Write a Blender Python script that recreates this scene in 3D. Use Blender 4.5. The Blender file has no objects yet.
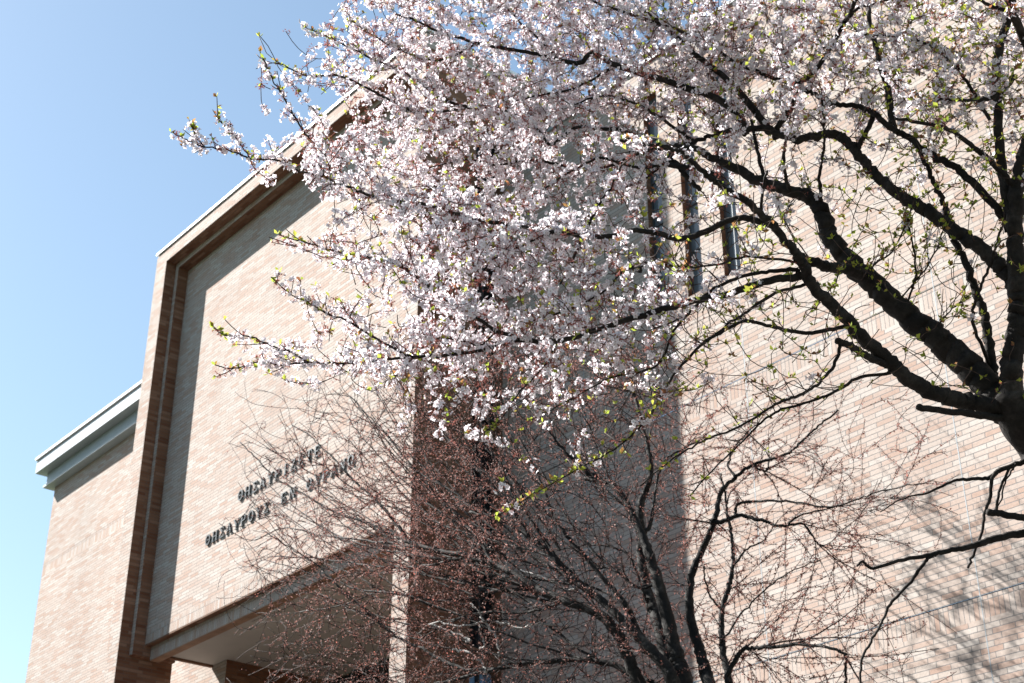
import bpy, bmesh, math, random
import numpy as np
from mathutils import Vector

random.seed(7)
rng = np.random.default_rng(7)
scene = bpy.context.scene
COL = scene.collection
rad = math.radians

# ------------------------------------------------------------------ camera
F_PX = 1538.0
PITCH, HEAD = rad(28.42), rad(140.42)
CAM = np.array([0.0, 0.0, 1.6])
cam_d = bpy.data.cameras.new('camera')
cam = bpy.data.objects.new('camera', cam_d)
COL.objects.link(cam)
cam.location = CAM
cam.rotation_euler = (rad(90) + PITCH, 0, HEAD - rad(90))
cam_d.sensor_width = 36.0
cam_d.lens = F_PX / 1024 * 36.0
cam_d.clip_start = 0.1
cam_d.clip_end = 3000
cam_d.dof.use_dof = True
cam_d.dof.focus_distance = 10.0
cam_d.dof.aperture_fstop = 5.6
scene.camera = cam

# ------------------------------------------------------------------ sky and sun
SUN_TO = np.array([-2.25, -1.0, 2.2])            # direction towards the sun
s_el = math.atan2(SUN_TO[2], math.hypot(SUN_TO[0], SUN_TO[1]))
world = bpy.data.worlds.new('World')
scene.world = world
world.use_nodes = True
nt = world.node_tree
sky = nt.nodes.new('ShaderNodeTexSky')
sky.sky_type = 'NISHITA'
sky.sun_disc = False
sky.sun_elevation = s_el
sky.sun_rotation = math.atan2(SUN_TO[0], SUN_TO[1])
sky.air_density = 1.0
sky.dust_density = 0.45
sky.ozone_density = 0.1
bg = nt.nodes['Background']
bg.inputs['Strength'].default_value = 0.05
tint = nt.nodes.new('ShaderNodeMix'); tint.data_type = 'RGBA'; tint.blend_type = 'MULTIPLY'
tint.inputs['Factor'].default_value = 1.0
tint.inputs['B'].default_value = (0.95, 0.975, 0.89, 1)          # a slightly milkier spring blue
nt.links.new(sky.outputs['Color'], tint.inputs['A'])
nt.links.new(tint.outputs['Result'], bg.inputs['Color'])
sun_d = bpy.data.lights.new('sun', 'SUN')
sun_d.energy = 5.0
sun_d.angle = rad(0.53)
sun_d.color = (1.0, 0.965, 0.92)
sun = bpy.data.objects.new('sun', sun_d)
COL.objects.link(sun)
sun.rotation_euler = Vector(SUN_TO).to_track_quat('Z', 'Y').to_euler()
scene.view_settings.view_transform = 'Standard'
scene.view_settings.look = 'None'
scene.view_settings.exposure = 2.17
scene.view_settings.gamma = 1.0

# ------------------------------------------------------------------ view rays (where a traced thing stands)
FW = np.array([math.cos(HEAD)*math.cos(PITCH), math.sin(HEAD)*math.cos(PITCH), math.sin(PITCH)])
RT = np.array([math.sin(HEAD), -math.cos(HEAD), 0.0])
UP = np.cross(RT, FW)
def ray(x, y): return FW + RT*((x-512)/F_PX) + UP*((341.5-y)/F_PX)
def at_w(x, y, w): return CAM + ray(x, y)*w
def at_Y(x, y, Y):
    d = ray(x, y); return CAM + d*(Y-CAM[1])/d[1]
def project(P):
    v = np.atleast_2d(P) - CAM
    w = v @ FW
    return np.stack([512 + F_PX*(v @ RT)/w, 341.5 - F_PX*(v @ UP)/w], 1), w

# ------------------------------------------------------------------ materials
def new_mat(name):
    m = bpy.data.materials.new(name)
    m.use_nodes = True
    n = m.node_tree.nodes; n.clear()
    out = n.new('ShaderNodeOutputMaterial')
    p = n.new('ShaderNodeBsdfPrincipled')
    m.node_tree.links.new(p.outputs['BSDF'], out.inputs['Surface'])
    return m, m.node_tree, p, out

def ramp(t, stops, interp='LINEAR'):
    r = t.nodes.new('ShaderNodeValToRGB')
    r.color_ramp.interpolation = interp
    e = r.color_ramp.elements
    e[0].position, e[0].color = stops[0][0], (*stops[0][1], 1)
    e[1].position, e[1].color = stops[-1][0], (*stops[-1][1], 1)
    for p, c in stops[1:-1]:
        k = e.new(p); k.color = (*c, 1)
    return r

BW, BH, MO = 0.36, 0.0812, 0.0115
def brick_mat(name, soldier=False, gain=1.0, brown=False):
    m, t, p, out = new_mat(name)
    L, N = t.links, t.nodes
    uv = N.new('ShaderNodeUVMap')
    vec = uv.outputs['UV']
    sep = N.new('ShaderNodeSeparateXYZ'); L.new(vec, sep.inputs[0])
    br = N.new('ShaderNodeTexBrick')
    br.inputs['Scale'].default_value = 1.0
    br.inputs['Color1'].default_value = (0, 0, 0, 1)
    br.inputs['Color2'].default_value = (1, 1, 1, 1)
    br.inputs['Mortar'].default_value = (0.5, 0.5, 0.5, 1)
    br.inputs['Mortar Size'].default_value = MO*0.5
    br.inputs['Mortar Smooth'].default_value = 0.15
    br.inputs['Bias'].default_value = 0.0
    if soldier:
        br.inputs['Brick Width'].default_value = BH
        br.inputs['Row Height'].default_value = BH*4
        br.offset = 0.0
    else:
        br.inputs['Brick Width'].default_value = BW
        br.inputs['Row Height'].default_value = BH
        br.offset = 0.37; br.offset_frequency = 2
    L.new(vec, br.inputs['Vector'])
    # colour per brick
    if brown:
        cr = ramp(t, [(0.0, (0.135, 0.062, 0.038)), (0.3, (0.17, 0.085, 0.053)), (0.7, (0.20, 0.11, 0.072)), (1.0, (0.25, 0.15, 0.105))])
    else:
        cr = ramp(t, [(0.0, (0.42*gain, 0.305*gain, 0.25*gain)), (0.22, (0.447*gain, 0.35*gain, 0.298*gain)),
                  (0.5, (0.462*gain, 0.388*gain, 0.342*gain)), (0.8, (0.475*gain, 0.412*gain, 0.368*gain)),
                  (1.0, (0.505*gain, 0.458*gain, 0.42*gain))])
    L.new(br.outputs['Color'], cr.inputs[0])
    nz = N.new('ShaderNodeTexNoise'); nz.inputs['Scale'].default_value = 26; nz.inputs['Detail'].default_value = 5
    L.new(vec, nz.inputs['Vector'])
    big = N.new('ShaderNodeTexNoise'); big.inputs['Scale'].default_value = 0.45; big.inputs['Detail'].default_value = 3
    L.new(vec, big.inputs['Vector'])
    va = N.new('ShaderNodeMapRange'); va.inputs[1].default_value = 0.3; va.inputs[2].default_value = 0.7
    va.inputs[3].default_value = 0.9; va.inputs[4].default_value = 1.08
    L.new(nz.outputs['Fac'], va.inputs[0])
    vb = N.new('ShaderNodeMapRange'); vb.inputs[1].default_value = 0.3; vb.inputs[2].default_value = 0.7
    vb.inputs[3].default_value = 0.93; vb.inputs[4].default_value = 1.06
    L.new(big.outputs['Fac'], vb.inputs[0])
    mu = N.new('ShaderNodeMath'); mu.operation = 'MULTIPLY'
    L.new(va.outputs[0], mu.inputs[0]); L.new(vb.outputs[0], mu.inputs[1])
    mx = N.new('ShaderNodeMix'); mx.data_type = 'RGBA'; mx.blend_type = 'MULTIPLY'
    mx.inputs['Factor'].default_value = 1.0
    L.new(cr.outputs[0], mx.inputs['A']); L.new(mu.outputs[0], mx.inputs['B'])
    mm = N.new('ShaderNodeMix'); mm.data_type = 'RGBA'
    L.new(br.outputs['Fac'], mm.inputs['Factor'])
    L.new(mx.outputs['Result'], mm.inputs['A'])
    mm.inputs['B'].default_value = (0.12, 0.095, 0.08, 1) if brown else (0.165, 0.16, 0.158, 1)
    L.new(mm.outputs['Result'], p.inputs['Base Color'])
    p.inputs['Roughness'].default_value = 0.8
    p.inputs['Specular IOR Level'].default_value = 0.02
    bp = N.new('ShaderNodeBump'); bp.inputs['Strength'].default_value = 0.3; bp.inputs['Distance'].default_value = 0.01
    sb = N.new('ShaderNodeMath'); sb.operation = 'MULTIPLY_ADD'
    L.new(br.outputs['Fac'], sb.inputs[0]); sb.inputs[1].default_value = -1.0
    s2 = N.new('ShaderNodeMath'); s2.operation = 'MULTIPLY'; s2.inputs[1].default_value = 0.35
    L.new(nz.outputs['Fac'], s2.inputs[0]); L.new(s2.outputs[0], sb.inputs[2])
    L.new(sb.outputs[0], bp.inputs['Height'])
    L.new(bp.outputs['Normal'], p.inputs['Normal'])
    return m

def plain_mat(name, col, rough=0.6, metal=0.0, var=0.12, scale=6, spec=0.4, bump=0.0):
    m, t, p, out = new_mat(name)
    N, L = t.nodes, t.links
    tc = N.new('ShaderNodeTexCoord')
    nz = N.new('ShaderNodeTexNoise'); nz.inputs['Scale'].default_value = scale; nz.inputs['Detail'].default_value = 6
    L.new(tc.outputs['Object'], nz.inputs['Vector'])
    r = ramp(t, [(0.3, tuple(c*(1-var) for c in col)), (0.7, tuple(min(1, c*(1+var)) for c in col))])
    L.new(nz.outputs['Fac'], r.inputs[0]); L.new(r.outputs[0], p.inputs['Base Color'])
    p.inputs['Roughness'].default_value = rough
    p.inputs['Metallic'].default_value = metal
    p.inputs['Specular IOR Level'].default_value = spec
    if bump:
        b = N.new('ShaderNodeBump'); b.inputs['Strength'].default_value = bump; b.inputs['Distance'].default_value = 0.01
        L.new(nz.outputs['Fac'], b.inputs['Height']); L.new(b.outputs['Normal'], p.inputs['Normal'])
    return m

M_BRICK = brick_mat('long_brick', gain=0.84)
M_SOLD = brick_mat('soldier_brick', soldier=True, gain=0.84)
M_SHADE_BRICK = brick_mat('shade_painted_brick', brown=True)  # wall brick darkened to brown for the returns, shade painted into its colour
M_CORN = plain_mat('cornice_metal', (0.27, 0.31, 0.33), 0.45, 0.0, 0.06, 2)
M_CAP = plain_mat('coping_metal', (0.72, 0.73, 0.74), 0.4, 0.0, 0.05, 2)
M_GAP = plain_mat('dark_gap', (0.05, 0.05, 0.055), 0.8)
M_SOF = plain_mat('soffit_board', (0.40, 0.37, 0.34), 0.85, 0.0, 0.07, 1.2)
M_GLASS = plain_mat('window_glass', (0.10, 0.125, 0.15), 0.12, 0.0, 0.05, 1, 0.5)
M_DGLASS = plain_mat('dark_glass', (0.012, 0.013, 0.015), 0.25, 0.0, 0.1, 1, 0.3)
M_FRAME = plain_mat('window_frame', (0.06, 0.06, 0.065), 0.5, 0.2, 0.1, 4)
M_SEAL = plain_mat('joint_sealant', (0.27, 0.30, 0.32), 0.7, 0.0, 0.1, 8)
M_JOINT = plain_mat('joint_recess', (0.02, 0.018, 0.017), 0.9, spec=0.0)
M_LETTER = plain_mat('letter_metal', (0.022, 0.030, 0.034), 0.42, 0.35, 0.2, 9)
M_ROOF = plain_mat('roof_sheet', (0.3, 0.3, 0.3), 0.9)
M_SKY_PANE = plain_mat('painted_sky_pane', (0.22, 0.42, 0.72), 0.7)  # matte blue pane, the sky's reflection painted into its colour

def bark_mat(name, dark, light, scale, lichen=0.5):
    m, t, p, out = new_mat(name)
    N, L = t.nodes, t.links
    tc = N.new('ShaderNodeTexCoord')
    n1 = N.new('ShaderNodeTexNoise'); n1.inputs['Scale'].default_value = scale; n1.inputs['Detail'].default_value = 8
    n1.inputs['Roughness'].default_value = 0.7
    n2 = N.new('ShaderNodeTexNoise'); n2.inputs['Scale'].default_value = scale*0.22; n2.inputs['Detail'].default_value = 4
    L.new(tc.outputs['Object'], n1.inputs['Vector']); L.new(tc.outputs['Object'], n2.inputs['Vector'])
    mix = N.new('ShaderNodeMath'); mix.operation = 'MULTIPLY'
    L.new(n1.outputs['Fac'], mix.inputs[0]); L.new(n2.outputs['Fac'], mix.inputs[1])
    r = ramp(t, [(0.18, dark), (0.30, tuple((a*(1-lichen)+b*lichen) for a, b in zip(dark, light))), (0.42, light)])
    L.new(mix.outputs[0], r.inputs[0]); L.new(r.outputs[0], p.inputs['Base Color'])
    p.inputs['Roughness'].default_value = 0.85
    p.inputs['Specular IOR Level'].default_value = 0.25
    b = N.new('ShaderNodeBump'); b.inputs['Strength'].default_value = 0.9; b.inputs['Distance'].default_value = 0.012
    L.new(n1.outputs['Fac'], b.inputs['Height']); L.new(b.outputs['Normal'], p.inputs['Normal'])
    return m
M_CBARK = bark_mat('cherry_bark', (0.010, 0.008, 0.007), (0.055, 0.047, 0.042), 22, 0.35)
M_CTWIG = bark_mat('cherry_twig_bark', (0.035, 0.022, 0.018), (0.13, 0.09, 0.075), 30)
M_MBARK = bark_mat('maple_bark', (0.007, 0.0065, 0.006), (0.075, 0.07, 0.064), 16, 0.18)
M_MTWIG = bark_mat('maple_twig_bark', (0.012, 0.0075, 0.007), (0.034, 0.022, 0.019), 20)
M_DEAD = bark_mat('sun_painted_dead_bark', (0.20, 0.19, 0.18), (0.5, 0.49, 0.47), 25)  # sunlight on the dead twigs, painted into a paler bark colour

def leafy_mat(name, stops, trans=0.45, rough=0.6):
    m, t, p, out = new_mat(name)
    N, L = t.nodes, t.links
    g = N.new('ShaderNodeNewGeometry')
    r = ramp(t, stops)
    L.new(g.outputs['Random Per Island'], r.inputs[0])
    L.new(r.outputs[0], p.inputs['Base Color'])
    p.inputs['Roughness'].default_value = rough
    p.inputs['Specular IOR Level'].default_value = 0.2
    tr = N.new('ShaderNodeBsdfTranslucent'); L.new(r.outputs[0], tr.inputs['Color'])
    ms = N.new('ShaderNodeMixShader'); ms.inputs[0].default_value = trans
    L.new(p.outputs[0], ms.inputs[1]); L.new(tr.outputs[0], ms.inputs[2])
    L.new(ms.outputs[0], out.inputs['Surface'])
    return m
M_PETAL = leafy_mat('cherry_petal', [(0, (0.69, 0.62, 0.665)), (0.3, (0.75, 0.715, 0.755)), (1, (0.81, 0.795, 0.825))], 0.38)
M_CALYX = leafy_mat('cherry_calyx', [(0, (0.20, 0.055, 0.045)), (0.6, (0.34, 0.12, 0.10)), (1, (0.42, 0.20, 0.17))], 0.3)
M_YLEAF = leafy_mat('young_cherry_leaf', [(0, (0.34, 0.33, 0.06)), (0.45, (0.34, 0.40, 0.06)), (0.72, (0.25, 0.34, 0.05)), (0.8, (0.30, 0.17, 0.06)), (1, (0.26, 0.11, 0.06))], 0.5)
M_MBUD = leafy_mat('maple_bud_leaf', [(0, (0.15, 0.065, 0.055)), (0.5, (0.26, 0.12, 0.10)), (0.85, (0.33, 0.20, 0.175)), (1, (0.42, 0.14, 0.11))], 0.38)
def ground_mat():
    m, t, p, out = new_mat('paving')
    N, L = t.nodes, t.links
    tc = N.new('ShaderNodeTexCoord')
    br = N.new('ShaderNodeTexBrick'); br.inputs['Scale'].default_value = 1
    br.inputs['Brick Width'].default_value = 0.6; br.inputs['Row Height'].default_value = 0.3
    br.inputs['Mortar Size'].default_value = 0.006
    br.inputs['Color1'].default_value = (0.050, 0.046, 0.044, 1); br.inputs['Color2'].default_value = (0.065, 0.06, 0.056, 1)
    br.inputs['Mortar'].default_value = (0.03, 0.03, 0.03, 1)
    L.new(tc.outputs['Object'], br.inputs['Vector']); L.new(br.outputs['Color'], p.inputs['Base Color'])
    p.inputs['Roughness'].default_value = 0.9
    return m
M_PAVE = ground_mat()
M_GRASS = plain_mat('lawn', (0.05, 0.07, 0.025), 0.95, 0, 0.4, 3)

# ------------------------------------------------------------------ mesh helpers
class MB:
    """collects faces with metre-scaled UVs and links them as one mesh object"""
    def __init__(s): s.v, s.f, s.uv = [], [], []
    def quad(s, pts, flip=False):
        pts = [Vector(p) for p in pts]
        if flip: pts = pts[::-1]
        n = (pts[1]-pts[0]).cross(pts[2]-pts[0])
        a = max(range(3), key=lambda i: abs(n[i]))
        b = len(s.v)
        for p in pts:
            s.v.append(tuple(p))
            s.uv.append((p.y, p.z) if a == 0 else (p.x, p.z) if a == 1 else (p.x, p.y))
        s.f.append(tuple(range(b, b+len(pts))))
    def box(s, x0, x1, y0, y1, z0, z1, skip=''):
        P = lambda x, y, z: (x, y, z)
        if 'y' not in skip: s.quad([P(x0,y0,z0), P(x1,y0,z0), P(x1,y0,z1), P(x0,y0,z1)])
        if 'Y' not in skip: s.quad([P(x1,y1,z0), P(x0,y1,z0), P(x0,y1,z1), P(x1,y1,z1)])
        if 'x' not in skip: s.quad([P(x0,y1,z0), P(x0,y0,z0), P(x0,y0,z1), P(x0,y1,z1)])
        if 'X' not in skip: s.quad([P(x1,y0,z0), P(x1,y1,z0), P(x1,y1,z1), P(x1,y0,z1)])
        if 'z' not in skip: s.quad([P(x0,y1,z0), P(x1,y1,z0), P(x1,y0,z0), P(x0,y0,z0)])
        if 'Z' not in skip: s.quad([P(x0,y0,z1), P(x1,y0,z1), P(x1,y1,z1), P(x0,y1,z1)])
    def wall(s, fn, us, zs, holes, depth, rev=None):
        """front sheet of a wall over cells us x zs with hole rectangles cut and their reveals added.
        fn(u, z, d) gives the point at depth d behind the front"""
        us = sorted(set(us) | {h[0] for h in holes} | {h[1] for h in holes})
        zs = sorted(set(zs) | {h[2] for h in holes} | {h[3] for h in holes})
        for i in range(len(us)-1):
            for j in range(len(zs)-1):
                cu, cz = (us[i]+us[i+1])/2, (zs[j]+zs[j+1])/2
                if any(h[0] < cu < h[1] and h[2] < cz < h[3] for h in holes): continue
                s.quad([fn(us[i],zs[j],0), fn(us[i+1],zs[j],0), fn(us[i+1],zs[j+1],0), fn(us[i],zs[j+1],0)])
        s = rev or s
        for (a, b, c, d) in holes:
            s.quad([fn(a,c,0), fn(a,c,depth), fn(a,d,depth), fn(a,d,0)], True)
            s.quad([fn(b,c,0), fn(b,c,depth), fn(b,d,depth), fn(b,d,0)])
            s.quad([fn(a,d,0), fn(a,d,depth), fn(b,d,depth), fn(b,d,0)], True)
            s.quad([fn(a,c,0), fn(a,c,depth), fn(b,c,depth), fn(b,c,0)])
    def build(s, name, mat, parent=None):
        me = bpy.data.meshes.new(name)
        me.from_pydata(s.v, [], s.f)
        l = me.uv_layers.new(name='UVMap')
        idx = [i for f in s.f for i in f]
        l.data.foreach_set('uv', [c for i in idx for c in s.uv[i]])
        me.materials.append(mat)
        o = bpy.data.objects.new(name, me)
        COL.objects.link(o)
        if parent: o.parent = parent
        return o

def empty(name, label, cat, group=None, loc=(0, 0, 0)):
    o = bpy.data.objects.new(name, None)
    COL.objects.link(o)
    o.location = loc
    o.empty_display_size = 0.5
    o['label'] = label; o['category'] = cat
    if group: o['group'] = group
    return o
def struct(o): o['kind'] = 'structure'; return o

def box_obj(name, mat, parent, *b, **k):
    m = MB(); m.box(*b, **k); return m.build(name, mat, parent)

# ------------------------------------------------------------------ ground
m = MB(); m.quad([(-900,-900,0), (900,-900,0), (900,900,0), (-900,900,0)])
struct(m.build('ground', M_GRASS))
m = MB(); m.quad([(-60,-12,0.004), (40,-12,0.004), (40,17.6,0.004), (-60,17.6,0.004)])
struct(m.build('paved_forecourt', M_PAVE))

# unseen wooded slope behind the viewer, added to block low sky and deepen shade
m = MB(); NA, prof = 64, [(0, 0), (6, 7), (12, 15), (22, 22), (34, 26), (60, 27)]
def hill_pt(i, j):
    a = rad(176 + 208*i/NA); wv = 1 + 0.10*math.sin(3.1*i*0.37) + 0.06*math.sin(1.7*i + j)
    d, z = prof[j]; e = min(1, i/7, (NA-i)/7)
    return (math.cos(a)*(40+d)*1.05, math.sin(a)*(40+d)*0.9, z*wv*e)
for i in range(NA):
    for j in range(len(prof)-1):
        m.quad([hill_pt(i,j), hill_pt(i+1,j), hill_pt(i+1,j+1), hill_pt(i,j+1)], True)
struct(m.build('sky_blocker_hill', plain_mat('blocker_hill_green', (0.035, 0.05, 0.02), 0.95, 0, 0.5, 0.6)))

# ------------------------------------------------------------------ the brick hall
D0, D1, DP, DR = 15.5, 15.80, 16.10, 17.69      # frame front, inner lip, panel, main wall planes
XA, XB = -34.05, -33.457                          # left leg of the great frame
XC, XD = -22.20, -21.70                           # right leg
ZT, ZI = 23.74, 23.38                             # frame top, underside
ZP = 12.77                                        # underside of the inscribed panel
ZS = 12.42                                        # porch ceiling edge
J1, J2, J3 = 8.52, 13.39, 18.26                   # storey joints
SH = BH*4
hall = empty('hall_building', 'tall salmon brick hall with a framed blank panel above a deep entrance porch', 'building')

fr, rt = MB(), MB()
fr.box(XA, XB, D0, 16.95, 0, ZS+0.06, skip='ZX')                 # left leg below the porch lintel
fr.box(XA, XB, D0, 16.95, ZS+0.06, ZI, skip='ZXz')               # and above it
fr.box(XA, XD, D0, 30, ZI, ZT, skip='z')                         # top beam
XL = XB + 0.16; LZ = 0.16
rt.quad([(XB,D0,0), (XB,16.95,0), (XB,16.95,ZS+0.06), (XB,D0,ZS+0.06)])
rt.quad([(XB,D0,ZS+0.06), (XB,16.95,ZS+0.06), (XB,16.95,ZI), (XB,D0,ZI)])
rt.quad([(XA,30,ZI), (XD,30,ZI), (XD,D0,ZI), (XA,D0,ZI)])
fr.quad([(XB,D1,ZS+0.06), (XL,D1,ZS+0.06), (XL,D1,ZI-LZ), (XB,D1,ZI-LZ)])   # inner stepped reveals
fr.quad([(XB,D1,ZI-LZ), (XC,D1,ZI-LZ), (XC,D1,ZI), (XB,D1,ZI)])
fr.quad([(XC-0.12,D1,ZS+0.06), (XC,D1,ZS+0.06), (XC,D1,ZI-LZ), (XC-0.12,D1,ZI-LZ)])
rt.quad([(XL,D1,ZS+0.06), (XL,16.94,ZS+0.06), (XL,16.94,ZI-LZ), (XL,D1,ZI-LZ)])
rt.quad([(XC-0.12,18.2,ZS+0.06), (XC-0.12,D1,ZS+0.06), (XC-0.12,D1,ZI-LZ), (XC-0.12,18.2,ZI-LZ)])
rt.quad([(XL,16.94,ZI-LZ), (XC-0.12,18.2,ZI-LZ), (XC-0.12,D1,ZI-LZ), (XL,D1,ZI-LZ)])
rt.quad([(XB,16.94,ZS+0.06), (XL,16.94,ZS+0.06), (XL,D1,ZS+0.06), (XB,D1,ZS+0.06)])
fr.build('brick_frame', M_BRICK, hall); rt.build('frame_return', M_SHADE_BRICK, hall)

pf = MB(); pf.quad([(XC,D0,0), (XD,D0,0), (XD,D0,ZI), (XC,D0,ZI)]); pf.build('pier_front', M_BRICK, hall)
leg = MB()
leg.quad([(XC,22,0), (XC,D0,0), (XC,D0,ZI), (XC,22,ZI)])
WH = (16.93, DR-0.004, 10.15, 22.0)
leg.wall(lambda u, z, d: (XD-d, u, z), [D0, DR], [0, ZI], [WH, (16.93, DR-0.004, 5.2, 9.8)], 0.35)
leg.wall(lambda u, z, d: (XD-d, u, z), [DR, 30], [21.2, ZI], [], 0)
leg.build('pier_return', M_SHADE_BRICK, hall)

# tall dark window in the pier's side
for (z0, z1, mat) in ((10.15, 22.0, M_DGLASS), (5.2, 9.8, M_SKY_PANE)):
    w = box_obj('side_window', mat, hall, XD-0.33, XD-0.30, 16.93, DR-0.004, z0, z1)
    f = MB()
    f.box(XD-0.30, XD-0.2, 17.285, 17.325, z0, z1)
    z = z0
    while z < z1:
        f.box(XD-0.30, XD-0.22, 16.93, 17.285, z, z+0.05); f.box(XD-0.30, XD-0.22, 17.325, DR-0.004, z, z+0.05); z += 1.21
    f.build('frame', M_FRAME, w)

# inscribed panel and the soldier courses at its foot
pn = MB(); pn.box(XL, XC-0.12, DP, 16.6, ZP+SH, ZI-LZ, skip='zxX'); pn.build('panel_wall', M_BRICK, hall)
so = MB(); so.box(XL, XC-0.12, DP, 16.6, ZP, ZP+SH, skip='ZxX'); so.build('panel_soldier_course', M_SOLD, hall)
bd = MB(); bd.box(XL, XC-0.12, DP+0.004, DP+0.165, ZP-0.035, ZP-0.003); bd.build('panel_edge', M_SHADE_BRICK, hall)
bd = MB(); bd.box(XL, XC-0.12, DP+0.17, 16.52, ZS, ZP, skip='xX'); bd.build('lintel_soldier_course', M_SOLD, hall)
bd = MB(); bd.box(XL, XC-0.12, DP+0.172, 16.50, ZS-0.022, ZS-0.002); bd.build('lintel_edge', plain_mat('lintel_brown', (0.26, 0.155, 0.10), 0.8, 0, .2, 4), hall)
sf = MB(); sf.box(-32.75, XC, 16.52, 20.6, ZS+0.02, ZS+0.3, skip='X'); sf.build('porch_soffit', M_SOF, hall)
sf = MB(); sf.box(-32.85, -32.752, 16.52, DR-0.01, ZS-0.03, ZS+0.34); sf.build('porch_lintel', M_SHADE_BRICK, hall)

# main wall, left wing and right wing with storey joints
def banded(fn, u0, u1, zlo, zhi, holes, depth, joints, gap=0.016):
    zs = [zlo]; br, sd = MB(), MB()
    br.rev = MB()
    cur = zlo
    for j in joints:
        if not (zlo < j < zhi): continue
        br.wall(fn, [u0, u1], [cur, j-SH], clip(holes, cur, j-SH), depth, br.rev)
        sd.wall(fn, [u0, u1], [j-SH, j-gap], clip(holes, j-SH, j-gap), depth)
        br.quad([fn(u0,j-gap,0), fn(u1,j-gap,0), fn(u1,j-gap,0.02), fn(u0,j-gap,0.02)])
        cur = j
    br.wall(fn, [u0, u1], [cur, zhi], clip(holes, cur, zhi), depth, br.rev)
    return br, sd
def clip(holes, a, b):
    return [(h[0], h[1], max(h[2], a), min(h[3], b)) for h in holes if h[2] < b and h[3] > a]

XW0, XW1 = -44.3, -32.12
fw = lambda u, z, d: (u, DR+d, z)
b1, s1 = banded(fw, XW0, XW1, 0, 21.0, [], 0, (3.65, J1, J2, J3), 0.004)
b1.quad([(XW0,40,0), (XW0,DR,0), (XW0,DR,21), (XW0,40,21)])
wr = MB(); wr.quad([(XW1,DR,0), (XW1,22,0), (XW1,22,21), (XW1,DR,21)]); wr.build('wing_return', M_SHADE_BRICK, hall)
b1.build('wing_wall', M_BRICK, hall); s1.build('wing_soldier_course', M_SOLD, hall)

slots = []
xs0 = [-17.33, -16.43, -15.53]
allx = xs0 + [x + 10.4 for x in xs0] + [x + 20.8 for x in xs0]
for x in allx:
    if x < -6: slots.append((x, x+0.385, 15.45, 20.4))
XR1 = 14.0
b2, s2 = banded(fw, XD, XR1, 0, 21.2, slots, 0.15, (3.65, J1, J2))
b2.quad([(XR1,DR,0), (XR1,40,0), (XR1,40,21.2), (XR1,DR,21.2)])
b2.build('main_wall', M_BRICK, hall); s2.build('main_soldier_course', M_SOLD, hall)
for (a, b, c, d) in slots:
    w = box_obj('slot_window', M_GLASS, hall, a, b, DR+0.145, DR+0.165, c, d)
    jb = MB()
    jb.quad([(a,DR,c), (a,DR+0.15,c), (a,DR+0.15,d), (a,DR,d)]); jb.quad([(b,DR+0.15,c), (b,DR,c), (b,DR,d), (b,DR+0.15,d)])
    jb.quad([(a,DR,d), (a,DR+0.15,d), (b,DR+0.15,d), (b,DR,d)]); jb.quad([(a,DR+0.15,c), (a,DR,c), (b,DR,c), (b,DR+0.15,c)])
    jb.build('jamb', M_SHADE_BRICK, w)
    f = MB()
    f.box(a, a+0.03, DR+0.11, DR+0.145, c, d); f.box(b-0.03, b, DR+0.11, DR+0.145, c, d)
    for k in range(1, 5):
        z = c + (d-c)*k/5; f.box(a+0.03, b-0.03, DR+0.115, DR+0.145, z-0.02, z+0.02)
    f.build('frame', M_FRAME, w)
jr = MB()
for j in (3.65, J1, J2): jr.box(XD, XR1, DR+0.018, DR+0.03, j-0.024, j+0.004)
jr.build('storey_joint', M_JOINT, hall)
for x in (-19.25, -15.235, -11.4, -7.0, -3.0):
    box_obj('movement_joint', M_SEAL, hall, x-0.007, x+0.007, DR-0.002, DR+0.01, 0, 21.15)

# porch interior
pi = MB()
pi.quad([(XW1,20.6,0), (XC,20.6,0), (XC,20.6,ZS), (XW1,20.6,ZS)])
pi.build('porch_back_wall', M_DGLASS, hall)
gf = MB()
for k in range(9):
    x = XW1 + (XC-XW1)*k/8; gf.box(x-0.06, x+0.06, 20.48, 20.6, 0, ZS)
for z in (3.0, 6.0, 9.0): gf.box(XW1, XC, 20.5, 20.6, z-0.05, z+0.05)
gf.build('porch_mullion', M_FRAME, hall)

# copings, cornice and roofs
cp = MB()
cp.box(XA-0.035, XD+0.035, D0-0.035, 30, ZT+0.075, ZT+0.145); cp.build('coping', M_CAP, hall)
cp = MB(); cp.box(XA+0.03, XD-0.03, D0+0.03, 29.9, ZT, ZT+0.075, skip='zZ'); cp.build('coping_gap', M_GAP, hall)
cp = MB(); cp.box(XD, XR1+0.05, DR-0.04, 40, 21.2, 21.28); cp.build('main_wall_coping', M_CORN, hall)
def cor(name, mat, o, z0, z1):
    m_ = MB(); m_.box(XW0-o, XA-0.002, DR-o, 40, z0, z1); return m_.build(name, mat, hall)
cor('cornice_lip', M_CORN, 0.29, 20.87, 20.95)
cor('cornice_frieze', M_CORN, 0.22, 20.95, 21.38)
cor('cornice_fascia', M_CORN, 0.52, 21.38, 21.80)
cor('cornice_gap', M_GAP, 0.48, 21.80, 21.84)
cor('cornice_cap', M_CAP, 0.57, 21.84, 21.93)

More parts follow.
